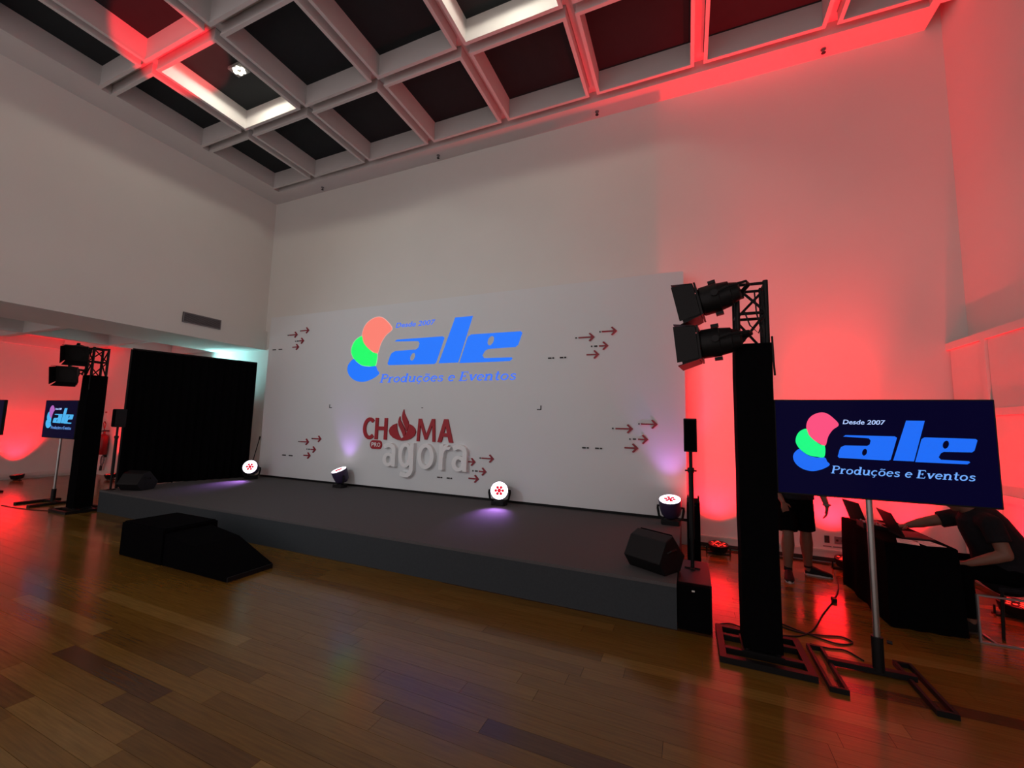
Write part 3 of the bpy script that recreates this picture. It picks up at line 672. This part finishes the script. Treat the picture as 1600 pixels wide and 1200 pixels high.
# ---------------------------------------------------------------- purple wash lights on the stage
def wash(label, x, y, d, beam, e, group='purple wash lights along the backdrop'):
    t = thing('wash_light', label, 'stage light', (x, y, SZ+.001), 0, group)
    MB().prism([(-.11, -.09), (.11, -.09), (.13, -.05), (.13, .05), (.11, .09), (-.11, .09), (-.13, .05), (-.13, -.05)], 'z', 0, .065).build('base', BLACKP, t, bevel=.006)
    d = Vector(d).normalized(); u = d.cross(Vector((0,0,1))).normalized(); c = Vector((0, 0, .245))
    for s in (-1, 1):
        p0 = Vector((s*.1*u.x, s*.1*u.y, .06)); p1 = c + u*s*.178
        MB().tube([p0, p0+u*s*.06+Vector((0,0,.04)), p1-Vector((0,0,.04)), p1, c+u*s*.145], [.018]*5, 8).build('yoke_arm', BLACKM, t)
    MB().lathe(c-d*.13, d, [(-.03, .06), (-.02, .095), (.03, .132), (.12, .150), (.235, .155), (.245, .151), (.246, .143)], 28).build('barrel', mat('dark_violet_shell', (.035, .024, .07), .4, var=.1), t, True)
    ring = MB().lathe(c+d*.112, d, [(0, .145), (.008, .145), (.009, .02)], 28).build('lens', E_WHITE, t)
    v = u.cross(d)
    for i in range(7):
        q = c + d*.1215 + ((u*math.cos(i*PI/3)+v*math.sin(i*PI/3))*.058 if i < 6 else Vector((0,0,0)))
        MB().lathe(q, d, [(0, .026 if i < 6 else .034), (.004, .024), (.0045, .004)], 10).build('red_led', E_REDLED, ring)
    light('wash_beam', 'SPOT', c+d*.16, e, (.56, .24, 1), t, beam, spot_size=math.radians(70), spot_blend=.9, shadow_soft_size=.08)
    return t
wash('purple wash light at the foot of the black drape, facing the camera', -9.13, 6.40, (.55, -.75, .30), (.2, -.65, -.5), E_WASH*5.5)
wash('purple wash light tilted up left of the red lettering', -6.60, 6.54, (-.15, -.33, .9), (-.02, .42, 1), E_WASH)
wash('purple wash light facing the camera right of the white lettering', -2.985, 6.53, (.36, -.9, .12), (.14, -.65, -.5), E_WASH*5.5)
wash('purple wash light tilted up at the right end of the backdrop', -.25, 6.50, (-.05, -.30, .95), (-.02, .36, 1), E_WASH*1.2)
t = thing('black_rod', 'thin black rod leaning on the backdrop above the first wash light', 'rod', (-9.58, 6.70, SZ))
MB().cyl((.0, -.05, 0.002), (.18, .025, .92), .010, 8).build('shaft', BLACKM, t)
MB().cyl((.17, .021, .86), (.183, .0265, .94), .016, 8).build('tip', BLACKP, t)

# ---------------------------------------------------------------- red uplights on the floor
def par(label, x, y, beam, e, size=105, core=0, col=(1, .004, .012)):
    t = thing('red_uplight', label, 'stage light', (x, y, 0), 0, 'red uplights on the floor')
    MB().tube([(-.15, 0, .01), (-.15, 0, .09)], .01, 6).build('bracket_side', BLACKM, t); MB().tube([(.15, 0, .01), (.15, 0, .09)], .01, 6).build('bracket_side', BLACKM, t)
    MB().box(-.16, .16, -.035, .035, 0, .012).build('bracket_foot', BLACKM, t)
    d = Vector((0, -.12, 1)).normalized(); c = Vector((0, 0, .03))
    MB().lathe(c, d, [(0, .08), (.015, .11), (.09, .13), (.11, .132), (.112, .12)], 24).build('housing', BLACKM, t, True)
    l = MB().lathe(c+d*.1, d, [(0, .118), (.006, .116), (.007, .02)], 24).build('lens', E_DARKPAR, t)
    for i in range(12):
        a = 2*PI*i/12; r = .088 if i % 2 else .05
        MB().lathe(c+d*.107+Vector((math.cos(a)*r, math.sin(a)*r, math.sin(a)*r*.12)), d, [(0, .02), (.005, .018)], 8).build('red_led', E_REDPAR, l)
    light('red_beam', 'SPOT', c+d*.16, e, col, t, beam, spot_size=math.radians(size), spot_blend=.8, shadow_soft_size=.06)
    if core: light('red_core_beam', 'SPOT', c+d*.17, core, col, t, (.0, .0, 1), spot_size=math.radians(38), spot_blend=1, shadow_soft_size=.03)
    return t
par('red floor uplight shining up the back wall beside the backdrop', .37, 6.74, (0, .18, 1), E_PAR*1.3, 100, E_CORE*.6)
par('red floor uplight by the wall sockets, behind the table', 1.86, 6.78, (-.14, .18, 1), E_PAR*2, 88, E_CORE)
par('red floor uplight seen through the metal frame at lower right', 2.93, 5.85, (.50, .02, 1), E_PAR*2, 72)
par('red floor uplight glowing up the far recess wall', -16.02, 4.95, (-.18, .03, 1), E_PAR*2, 70)
par('red floor uplight added unseen behind the black drape by the recess wall', -14.5, 6.2, (-.2, .2, 1), E_PAR*.8, 80)  # unseen lamp, added for the pink glow at the recess edge
par('red floor uplight added unseen behind the right table', 2.72, 6.74, (-.2, .28, 1), E_PAR*1.0, 72)  # made-up lamp, added to redden the walls by the corner
par('red floor uplight added out of view aimed at the ceiling coffers', -1.7, .1, (-5.5, 3.3, 7.5), E_PAR*.02, 10)  # unseen lamp, added for the red patch on the coffers
_o = D.objects['red_uplight.006']
light('red_ceiling_beam', 'SPOT', (0, 0, .2), 8000, (1, .008, .022), _o, (-5.75, 3.2, 7.35), spot_size=math.radians(9), spot_blend=.25, shadow_soft_size=.03)

# ---------------------------------------------------------------- right table with its equipment
t = thing('draped_table', 'small table covered to the floor in black cloth at right', 'table', (1.68, 5.04, 0))
mb = MB(); rr = []; TX, TY, TZ = .51, 1.20, .75
def tb(q, z, wob):
    out = []; n = 14
    for (ax, ay), (bx, by) in (((0,0),(TX,0)), ((TX,0),(TX,TY)), ((TX,TY),(0,TY)), ((0,TY),(0,0))):
        for i in range(n):
            f = i/n; x, y = ax+(bx-ax)*f, ay+(by-ay)*f
            nx, ny = (by-ay), -(bx-ax); l = math.hypot(nx, ny); nx /= l; ny /= l
            k = q + wob*math.sin(i*1.4+ax*3+ay*5); out.append((x+nx*k, y+ny*k, z))
    return out
mb.rings([tb(.018, .002, .014), tb(.010, .3, .010), tb(.004, .6, .004), tb(0, TZ-.01, 0), tb(-.012, TZ, 0)])
mb.build('tablecloth', BLACKC, t, True)
MB().box(.02, TX-.02, .02, TY-.02, .70, .73).build('table_top', BLACKP, t)
for x in (.05, TX-.05):
    for y in (.06, TY-.06): MB().cyl((x, y, .001), (x, y, .70), .016, 8).build('leg', BLACKM, t)
def laptop(label, x, y, rz, w_, d_, tilt):
    t = thing('laptop', label, 'laptop', (x, y, .751), rz, 'laptops on the table')
    MB().box(0, d_, -w_/2, w_/2, 0, .018).build('base', BLACKP, t, bevel=.003)
    kb = MB().box(.03, d_*.62, -w_/2+.02, w_/2-.02, .018, .0195).build('keyboard', BLACKM, t)
    m = MB(); m.M = Matrix.Translation((0, 0, .018)) @ Matrix.Rotation(-tilt, 4, 'Y')
    m.box(0, .009, -w_/2, w_/2, 0, d_).build('lid', BLACKP, t)
    m = MB(); m.M = Matrix.Translation((0, 0, .018)) @ Matrix.Rotation(-tilt, 4, 'Y')
    m.box(.009, .0095, -w_/2+.01, w_/2-.01, .012, d_-.01).build('display', SCREEN, t)
laptop('open dark laptop in front of the seated man', 1.90, 5.42, 0, .34, .23, math.radians(24))
laptop('open laptop with upright lid at the far left table corner', 1.76, 5.98, math.radians(12), .30, .22, math.radians(18))
t = thing('mixing_console', 'small audio mixer with pale knobs at the table edge', 'mixer', (1.70, 5.605, .751))
MB().prism([(0, 0), (.20, 0), (.20, .03), (0, .06)], 'y', 0, .20).build('chassis', BLACKP, t)
for i in range(4):
    for j in range(5):
        x = .03+i*.045; z = .06-.15*x
        MB().lathe((x, .025+j*.037, z), (.15, 0, 1), [(0, .009), (.014, .007)], 8).build('knob', ALU if (i+j) % 3 else REDP, t)
for k, (x, y, r, lab) in enumerate(((2.03, 5.14, .2, 'white sheet of paper at the near end of the black table'), (1.88, 5.13, -.3, 'white sheet of paper near the front table corner'))):
    o = thing('paper_sheet', lab, 'paper', (x, y, .7515), r, 'papers on the table')
    MB().box(-.075, .075, -.10, .10, 0, .002).build('sheet', PAPER, o)
    mb = MB()
    for i in range(6): mb.box(-.055, .05-.02*(i % 3), -.08+i*.028, -.074+i*.028, .002, .0022)
    mb.build('ruled_line', GREYM, o)['kind'] = 'stuff'

# chair
t = thing('folding_chair', 'black padded chair under the seated man at right', 'chair', (2.70, 5.36, 0))
MB().box(-.22, .22, -.22, .22, .40, .445).build('seat', SHIRT, t, bevel=.015)
m = MB(); m.M = Matrix.Translation((.21, 0, .45)) @ Matrix.Rotation(math.radians(12), 4, 'Y'); m.box(.0, .035, -.21, .21, .12, .42).build('backrest', SHIRT, t, bevel=.012)
for sx, sy in ((-1,-1), (-1,1), (1,-1), (1,1)): MB().tube([(sx*.19, sy*.2, .40), (sx*.21, sy*.21, .002)], .012, 8).build('leg', BLACKM, t)
for sy in (-1, 1): MB().tube([(.2, sy*.2, .41), (.215, sy*.2, .6), (.30, sy*.2, .86)], .012, 8).build('back_post', BLACKM, t)

# metal frame standing on the floor
t = thing('metal_frame', 'thin aluminium framed panel standing on the floor at lower right', 'frame', (2.27, 5.0, 0))
MB().box(0, .013, 0, .02, 0, .395).build('frame_side', ALU, t); MB().box(.765, .778, 0, .025, 0, .395).build('frame_side', ALU, t)
MB().box(.013, .765, 0, .02, 0, .012).build('frame_rail', ALU, t); MB().box(.013, .765, 0, .02, .383, .395).build('frame_rail', ALU, t)
for x in (.10, .66): MB().box(x, x+.02, .025, .2, 0, .012).build('foot', ALU, t)

# wall sockets and their labels
for x, lab in ((1.739, 'dark single wall socket above the white skirting'), (1.883, 'grey double wall socket above the white skirting, beside the uplight')):
    t = thing('wall_socket', lab, 'socket', (x, YB, .29))
    wd = .028 if x < 1.8 else .06
    MB().box(-wd, wd, -.012, 0, -.045, .05).build('plate', DARKTRIM if x < 1.8 else GREYM, t, bevel=.003)
    for k in ((0,) if x < 1.8 else (-.03, .03)): MB().lathe((k, -.012, 0), (0,-1,0), [(0, .016), (.003, .014), (.0035, .004)], 10).build('outlet', DARKMARK, t)
    MB().box(-wd-.02, wd+.02, -.003, 0, -.10, -.085).build('label_strip', GREYM, t)

# ---------------------------------------------------------------- fire extinguisher on the recess wall
t = thing('fire_extinguisher', 'red fire extinguisher hung on the wall behind the far tower', 'fire extinguisher', (-15.55, 6.38, .60))
MB().lathe((0,0,0), (0,0,1), [(0, .09), (.02, .105), (.50, .105), (.56, .08), (.60, .03), (.66, .03)], 20).build('cylinder', REDEXT, t, True)
MB().box(-.03, .03, -.03, .10, .66, .70).build('valve', DARKMARK, t)
MB().tube([(-.03, 0, .68), (-.14, -.02, .66), (-.16, -.02, .45), (-.12, -.06, .25)], .016, 8).build('hose', DARKMARK, t)
MB().tube([(0, 0, .70), (-.06, 0, .80), (-.10, 0, .90), (-.04, 0, .95), (.03, 0, .88), (0, 0, .76)], .012, 8).build('handle', REDEXT, t)
MB().box(-.05, .05, -.108, -.10, .15, .38).build('label', PAPER, t)
MB().box(-.04, .04, .09, .118, .3, .5).build('wall_bracket', GREYM, t)
t = thing('coiled_hose', 'pale bundle of hose hanging below the red extinguisher', 'hose', (-15.6, 6.47, .12))
MB().tube([(.02+.10*math.cos(a)*(1-.02*i), -.05, .30+.14*math.sin(a)) for i, a in enumerate([k*.45 for k in range(30)])], .016, 6).build('coil', GREYM, t)
MB().box(-.02, .06, -.04, .03, .40, .48).build('hook', DARKMARK, t)
MB().cyl((0, -.05, .17), (-.02, -.05, .02), .03, 10).build('nozzle', DARKMARK, t)
t = thing('wall_notice', 'small pale notice on the recess wall above the extinguisher', 'sign', (-15.85, 6.5, 1.75))
MB().box(-.08, .08, -.008, 0, -.12, .12).build('board', PAPER, t); MB().box(-.06, .06, -.0095, -.0081, .05, .09).build('heading_band', REDEXT, t)

# ---------------------------------------------------------------- cables on the floor
def cable(label, pts, r=.006):
    q = []
    P = [Vector((p[0], p[1], r+.001 + (p[2] if len(p) > 2 else 0))) for p in pts]
    for i in range(len(P)-1):
        p0, p1, p2, p3 = P[max(i-1, 0)], P[i], P[i+1], P[min(i+2, len(P)-1)]
        for j in range(8):
            s = j/8; q.append(.5*((2*p1)+(-p0+p2)*s+(2*p0-5*p1+4*p2-p3)*s*s+(-p0+3*p1-3*p2+p3)*s**3))
    q.append(P[-1]); tag(MB().tube(q, r, 6).build('power_cable', BLACKP), label, 'cable')
cable('thin black cable running from the table edge towards the tower foot', [(1.64, 6.35), (1.53, 5.90), (1.36, 5.45), (1.18, 5.05), (1.0, 4.62), (.86, 4.42), (.72, 4.36)])
cable('black cable looping in a small coil on the floor behind the tower', [(.62, 4.62), (.85, 4.50), (1.05, 4.52), (1.19, 4.56), (1.24, 4.48), (1.12, 4.40), (.95, 4.48), (.80, 4.58), (.66, 4.70)])
cable('black cable lying between the tower foot and the screen pole', [(.90, 4.30), (1.02, 4.28), (1.14, 4.30), (1.22, 4.18)])
cable('black cable sagging from the left tower foot across the recess floor', [(-10.6, 3.7), (-10.9, 3.62), (-11.35, 3.55), (-11.9, 3.52)])
cable('black cable curling beside the subwoofer at the right tower base', [(.24, 4.35), (.33, 4.40), (.44, 4.33), (.36, 4.25), (.26, 4.27)])
cable('black cable along the skirting behind the red uplight', [(.02, 6.9), (.2, 6.86), (.62, 6.9), (1.0, 6.92), (1.4, 6.93), (1.7, 6.9)])
t = thing('inline_connector', 'small black inline cable connector halfway along the cable', 'connector', (1.375, 5.47, .001))
MB().box(-.02, .02, -.035, .035, 0, .035).build('body', BLACKP, t, bevel=.006); MB().box(-.012, .012, .035, .05, .006, .028).build('collar', GREYM, t)

# ---------------------------------------------------------------- people
def remeshed(mb, name, m, parent, vox=.009, it=6):
    o = mb.build(name, m, parent)
    r = o.modifiers.new('remesh', 'REMESH'); r.mode = 'VOXEL'; r.voxel_size = vox; r.use_smooth_shade = True
    s = o.modifiers.new('smooth', 'SMOOTH'); s.iterations = it; s.factor = .5
    dg = bpy.context.evaluated_depsgraph_get(); me = D.meshes.new_from_object(o.evaluated_get(dg))
    o.modifiers.clear(); o.data = me
    for p in me.polygons: p.use_smooth = True
    if not me.materials: me.materials.append(m)
    return o
def hand(mb, wrist, d, palm_n, curl, side):
    """d = direction of the hand, palm_n = palm normal, side = direction of the thumb"""
    d = Vector(d).normalized(); s = Vector(side); s = (s - d*s.dot(d)).normalized(); n = Vector(palm_n); n = (n - d*n.dot(d) - s*n.dot(s)).normalized(); w_ = Vector(wrist)
    for k in (-.030, -.010, .010, .030): mb.capsule(w_, w_+d*.085+s*k, .020, .0125, 10)
    for k, l in ((.031, .068), (.0105, .078), (-.0105, .072), (-.031, .056)):
        p = w_+d*.085+s*k; a = 0
        for i, (f, r) in enumerate(((.45, .0098), (.32, .009), (.23, .008))):
            a += curl*(.6 if i == 0 else 1); q = p + (d*math.cos(a)+n*math.sin(a))*l*f; mb.capsule(p, q, r, r*.93, 8); p = q
    p = w_+d*.03+s*.024; q = p + (d*.55+s*.75+n*.25).normalized()*.04; mb.capsule(p, q, .013, .011, 8)
    r = q + (d*.9+s*.25+n*.35*curl*2).normalized()*.032; mb.capsule(q, r, .011, .009, 8)
def head(mb, c, f, up):
    """c = head centre, f = facing"""
    f = Vector(f).normalized(); up = Vector(up); up = (up - f*up.dot(f)).normalized(); s = f.cross(up)
    R = Matrix((( f.x, s.x, up.x), (f.y, s.y, up.y), (f.z, s.z, up.z))); c = Vector(c); W = lambda a, b, z: c + R @ Vector((a, b, z))
    mb.ellipsoid(W(-.012, 0, .025), .098, .077, .095, R=R); mb.ellipsoid(W(.022, 0, -.03), .072, .062, .088, R=R)
    mb.capsule(W(.05, 0, -.10), W(.062, 0, -.096), .028, .024)                     # chin
    mb.capsule(W(.088, 0, .018), W(.108, 0, -.022), .010, .016, 8); 
    for k in (-1, 1):
        mb.ellipsoid(W(-.005, k*.078, -.005), .022, .010, .033, 10, 8, R=R)       # ears
        mb.capsule(W(.082, k*.016, .03), W(.074, k*.050, .03), .010, .009, 8)      # brow
    mb.capsule(W(.088, -.020, -.058), W(.088, .020, -.058), .008, .008, 8)         # lips
    mb.capsule(W(.086, -.016, -.071), W(.086, .016, -.071), .008, .008, 8)
    return W, R
def face_parts(W, R, parent, hairm):
    for k in (-1, 1):
        e = MB().ellipsoid(W(.078, k*.031, .008), .012, .014, .010, 10, 8, R=R).build('eye', EYEM, parent, True)
        MB().ellipsoid(W(.089, k*.031, .008), .003, .005, .005, 8, 6, R=R).build('pupil', DARKMARK, e, True)
    MB().capsule(W(.094, -.018, -.065), W(.094, .018, -.065), .003, .003, 8).build('mouth_line', DARKTRIM, parent)
def shoe(mb, heel, toe, z=0):
    h, t_ = Vector((heel[0], heel[1], z)), Vector((toe[0], toe[1], z)); d = (t_-h).normalized(); u = Vector((-d.y, d.x, 0)); L_ = (t_-h).length
    rr = []
    for f, w_, ht in ((0, .030, .075), (.06, .042, .105), (.22, .045, .115), (.42, .046, .098), (.62, .052, .078), (.82, .050, .062), (.95, .034, .046), (1, .016, .034)):
        c = h + d*L_*f
        rr.append([c + u*w_*math.cos(a)*(1 if math.sin(a) > -.2 else .9) + Vector((0, 0, .012+max(0, (ht-.012)*(math.sin(a)+.3)/1.3))) for a in [2*PI*i/14 for i in range(14)]])
    mb.rings(rr)
    return h, d, u, L_
def sole(mb, heel, toe, z=0):
    h, t_ = Vector((heel[0], heel[1], z)), Vector((toe[0], toe[1], z)); d = (t_-h).normalized(); u = Vector((-d.y, d.x, 0)); L_ = (t_-h).length
    o = [h+d*L_*f+u*w_ for f, w_ in ((-.01, .02), (.06, .037), (.4, .040), (.65, .047), (.88, .042), (1.01, .012))] + [h+d*L_*f-u*w_ for f, w_ in ((1.01, .012), (.88, .042), (.65, .047), (.4, .040), (.06, .037), (-.01, .02))]
    mb.prism([(p.x, p.y) for p in o], 'z', z+.0005, z+.022)

# standing person
P = thing('person', 'person standing behind the big screen in black t-shirt, black shorts and black trainers', 'person', (0, 0, 0))
hipR, hipL = (1.105, 6.20, .92), (1.295, 6.22, .92); knR, knL = (1.10, 6.07, .52), (1.315, 6.23, .52); anR, anL = (1.09, 6.09, .10), (1.345, 6.325, .10)
shR, shL = (1.02, 6.22, 1.43), (1.39, 6.22, 1.43); elR, elL = (.955, 6.24, 1.14), (1.465, 6.24, 1.13); wrR, wrL = (1.055, 6.055, .90), (1.525, 6.16, .875)
b = MB()
for h, k, a in ((hipR, knR, anR), (hipL, knL, anL)):
    b.capsule(h, k, .085, .058); k_, a_ = Vector(k), Vector(a); m_ = k_.lerp(a_, .32)+Vector((0, .012, 0)); b.capsule(k, m_, .060, .070); b.capsule(m_, a, .070, .040); b.capsule(a, a_-Vector((0,0,.05)), .040, .040)
b.capsule((1.2, 6.21, .96), (1.2, 6.21, 1.12), .135, .125); b.capsule((1.2, 6.21, 1.12), (1.2, 6.22, 1.34), .125, .14)
for s, e_, w_ in ((shR, elR, wrR), (shL, elL, wrL)):
    b.capsule((1.2, 6.22, 1.42), s, .075, .062); b.capsule(s, e_, .052, .042); b.capsule(e_, Vector(e_).lerp(Vector(w_), .35), .042, .041); b.capsule(Vector(e_).lerp(Vector(w_), .35), w_, .041, .027)
b.capsule((1.2, 6.215, 1.45), (1.2, 6.20, 1.56), .058, .055)
hand(b, wrR, (.25, -.05, -1), (.1, 1, 0), .25, (1, 0, 0)); hand(b, wrL, (-.05, 0, -1), (-1, .2, 0), .35, (-.2, -1, 0))
W, R = head(b, (1.2, 6.185, 1.65), (.15, -1, -.12), (0, 0, 1))
body = remeshed(b, 'body', SKIN, P, .0075, 4); face_parts(W, R, P, HAIR)
c = MB()      # t-shirt
c.capsule((1.2, 6.21, .93), (1.2, 6.21, 1.12), .165, .150, 20, True); c.capsule((1.2, 6.21, 1.12), (1.2, 6.22, 1.36), .150, .155, 20); c.capsule((1.105, 6.21, .93), (1.105, 6.21, 1.3), .118, .11, 16, True); c.capsule((1.295, 6.21, .93), (1.295, 6.21, 1.3), .118, .11, 16, True)
for s, e_ in ((shR, elR), (shL, elL)): c.capsule((1.2, 6.22, 1.41), s, .085, .075); c.capsule(s, Vector(s).lerp(Vector(e_), .75), .073, .070, 14, False, True)
remeshed(c, 't_shirt', SHIRT, P, .009, 3)
c = MB()      # shorts
for h, k in ((hipR, knR), (hipL, knL)): c.capsule(h, Vector(h).lerp(Vector(k), .93), .108, .104, 18, False, True)
c.capsule((1.15, 6.21, .96), (1.25, 6.21, .96), .125, .125, 18); c.capsule((1.2, 6.21, .90), (1.2, 6.21, 1.0), .15, .14, 18)
remeshed(c, 'shorts', BLACKC, P, .009, 3)
MB().ellipsoid(W(-.018, 0, .042), .100, .083, .088, R=R).build('hair', HAIR, P, True)
for a, (h, t_) in zip((anR, anL), (((1.10, 6.135), (1.06, 5.855)), ((1.31, 6.335), (1.585, 6.30)))):
    m_ = MB(); shoe(m_, h, t_); o = m_.build('shoe', SHOE, P, True); s_ = MB(); sole(s_, h, t_); s_.build('sole', SOLE, o)
    MB().cone((a[0], a[1], .085), (a[0], a[1], .135), .044, .042, 14).build('sock', SHIRT, P)
MB().tube([(wrL[0]+.034*math.cos(a), wrL[1]+.034*math.sin(a), wrL[2]+.012) for a in [2*PI*i/16 for i in range(16)]], .010, 6, True).build('wristwatch', GREYM, P)

# seated person
P = thing('person', 'person in black t-shirt seated leaning over the black table at right', 'person', (0, 0, 0))
b = MB(); CY = 5.36
hips = ((2.62, CY-.09, .53), (2.62, CY+.09, .53)); kns = ((2.275, CY-.13, .55), (2.275, CY+.13, .55)); ans = ((2.32, CY-.14, .10), (2.32, CY+.14, .10))
for h, k, a in zip(hips, kns, ans):
    b.capsule(h, k, .085, .058); b.capsule(k, Vector(k).lerp(Vector(a), .35), .056, .058); b.capsule(Vector(k).lerp(Vector(a), .35), a, .058, .037); b.capsule(a, Vector(a)-Vector((0,0,.05)), .037, .037)
b.capsule((2.62, CY, .56), (2.60, CY, .72), .15, .15); b.capsule((2.60, CY, .72), (2.51, CY, .93), .15, .145)
sN, sF = (2.475, CY-.20, .98), (2.43, CY+.20, .96); eN, eF = (2.51, CY-.29, .735), (2.22, CY+.23, .885); wN, wF = (2.295, CY-.245, .625), (2.05, CY+.20, .835)
for s, e_, w_ in ((sN, eN, wN), (sF, eF, wF)):
    b.capsule((2.48, CY, .99), s, .08, .066); b.capsule(s, e_, .058, .050); b.capsule(e_, Vector(e_).lerp(Vector(w_), .35), .048, .048); b.capsule(Vector(e_).lerp(Vector(w_), .35), w_, .048, .030)
b.capsule((2.47, CY, 1.0), (2.39, CY, 1.10), .066, .060)
hand(b, wN, (-1, .25, -.15), (0, 0, -1), .4, (0, 1, 0)); hand(b, wF, (-1, -.1, -.2), (0, 0, -1), .3, (0, -1, 0))
W, R = head(b, (2.345, CY, 1.175), (-1, -.1, -.38), (0, 0, 1))
remeshed(b, 'body', SKIN, P, .0075, 4); face_parts(W, R, P, GREYHAIR)
MB().ellipsoid(W(-.020, 0, .046), .098, .082, .085, R=R).build('hair', GREYHAIR, P, True)
c = MB()
c.capsule((2.64, CY, .52), (2.62, CY, .72), .20, .20, 20); c.capsule((2.62, CY, .72), (2.515, CY, .94), .20, .175, 20)
for s, e_ in ((sN, eN), (sF, eF)): c.capsule((2.49, CY, .97), s, .10, .082); c.capsule(s, Vector(s).lerp(Vector(e_), .62), .080, .078, 14, False, True)
remeshed(c, 't_shirt', SHIRT, P, .009, 3)
c = MB()
for h, k, a in zip(hips, kns, ans): c.capsule(h, k, .108, .078); c.capsule(k, Vector(a)+Vector((0,0,.03)), .074, .060, 14, False, True)
c.capsule(hips[0], hips[1], .125, .125)
remeshed(c, 'trousers', BLACKC, P, .009, 3)
for a in ans:
    h, t_ = (a[0]+.05, a[1]), (a[0]-.22, a[1]-.01); m_ = MB(); shoe(m_, h, t_); o = m_.build('shoe', SHOE, P, True); s_ = MB(); sole(s_, h, t_); s_.build('sole', DARKTRIM, o)
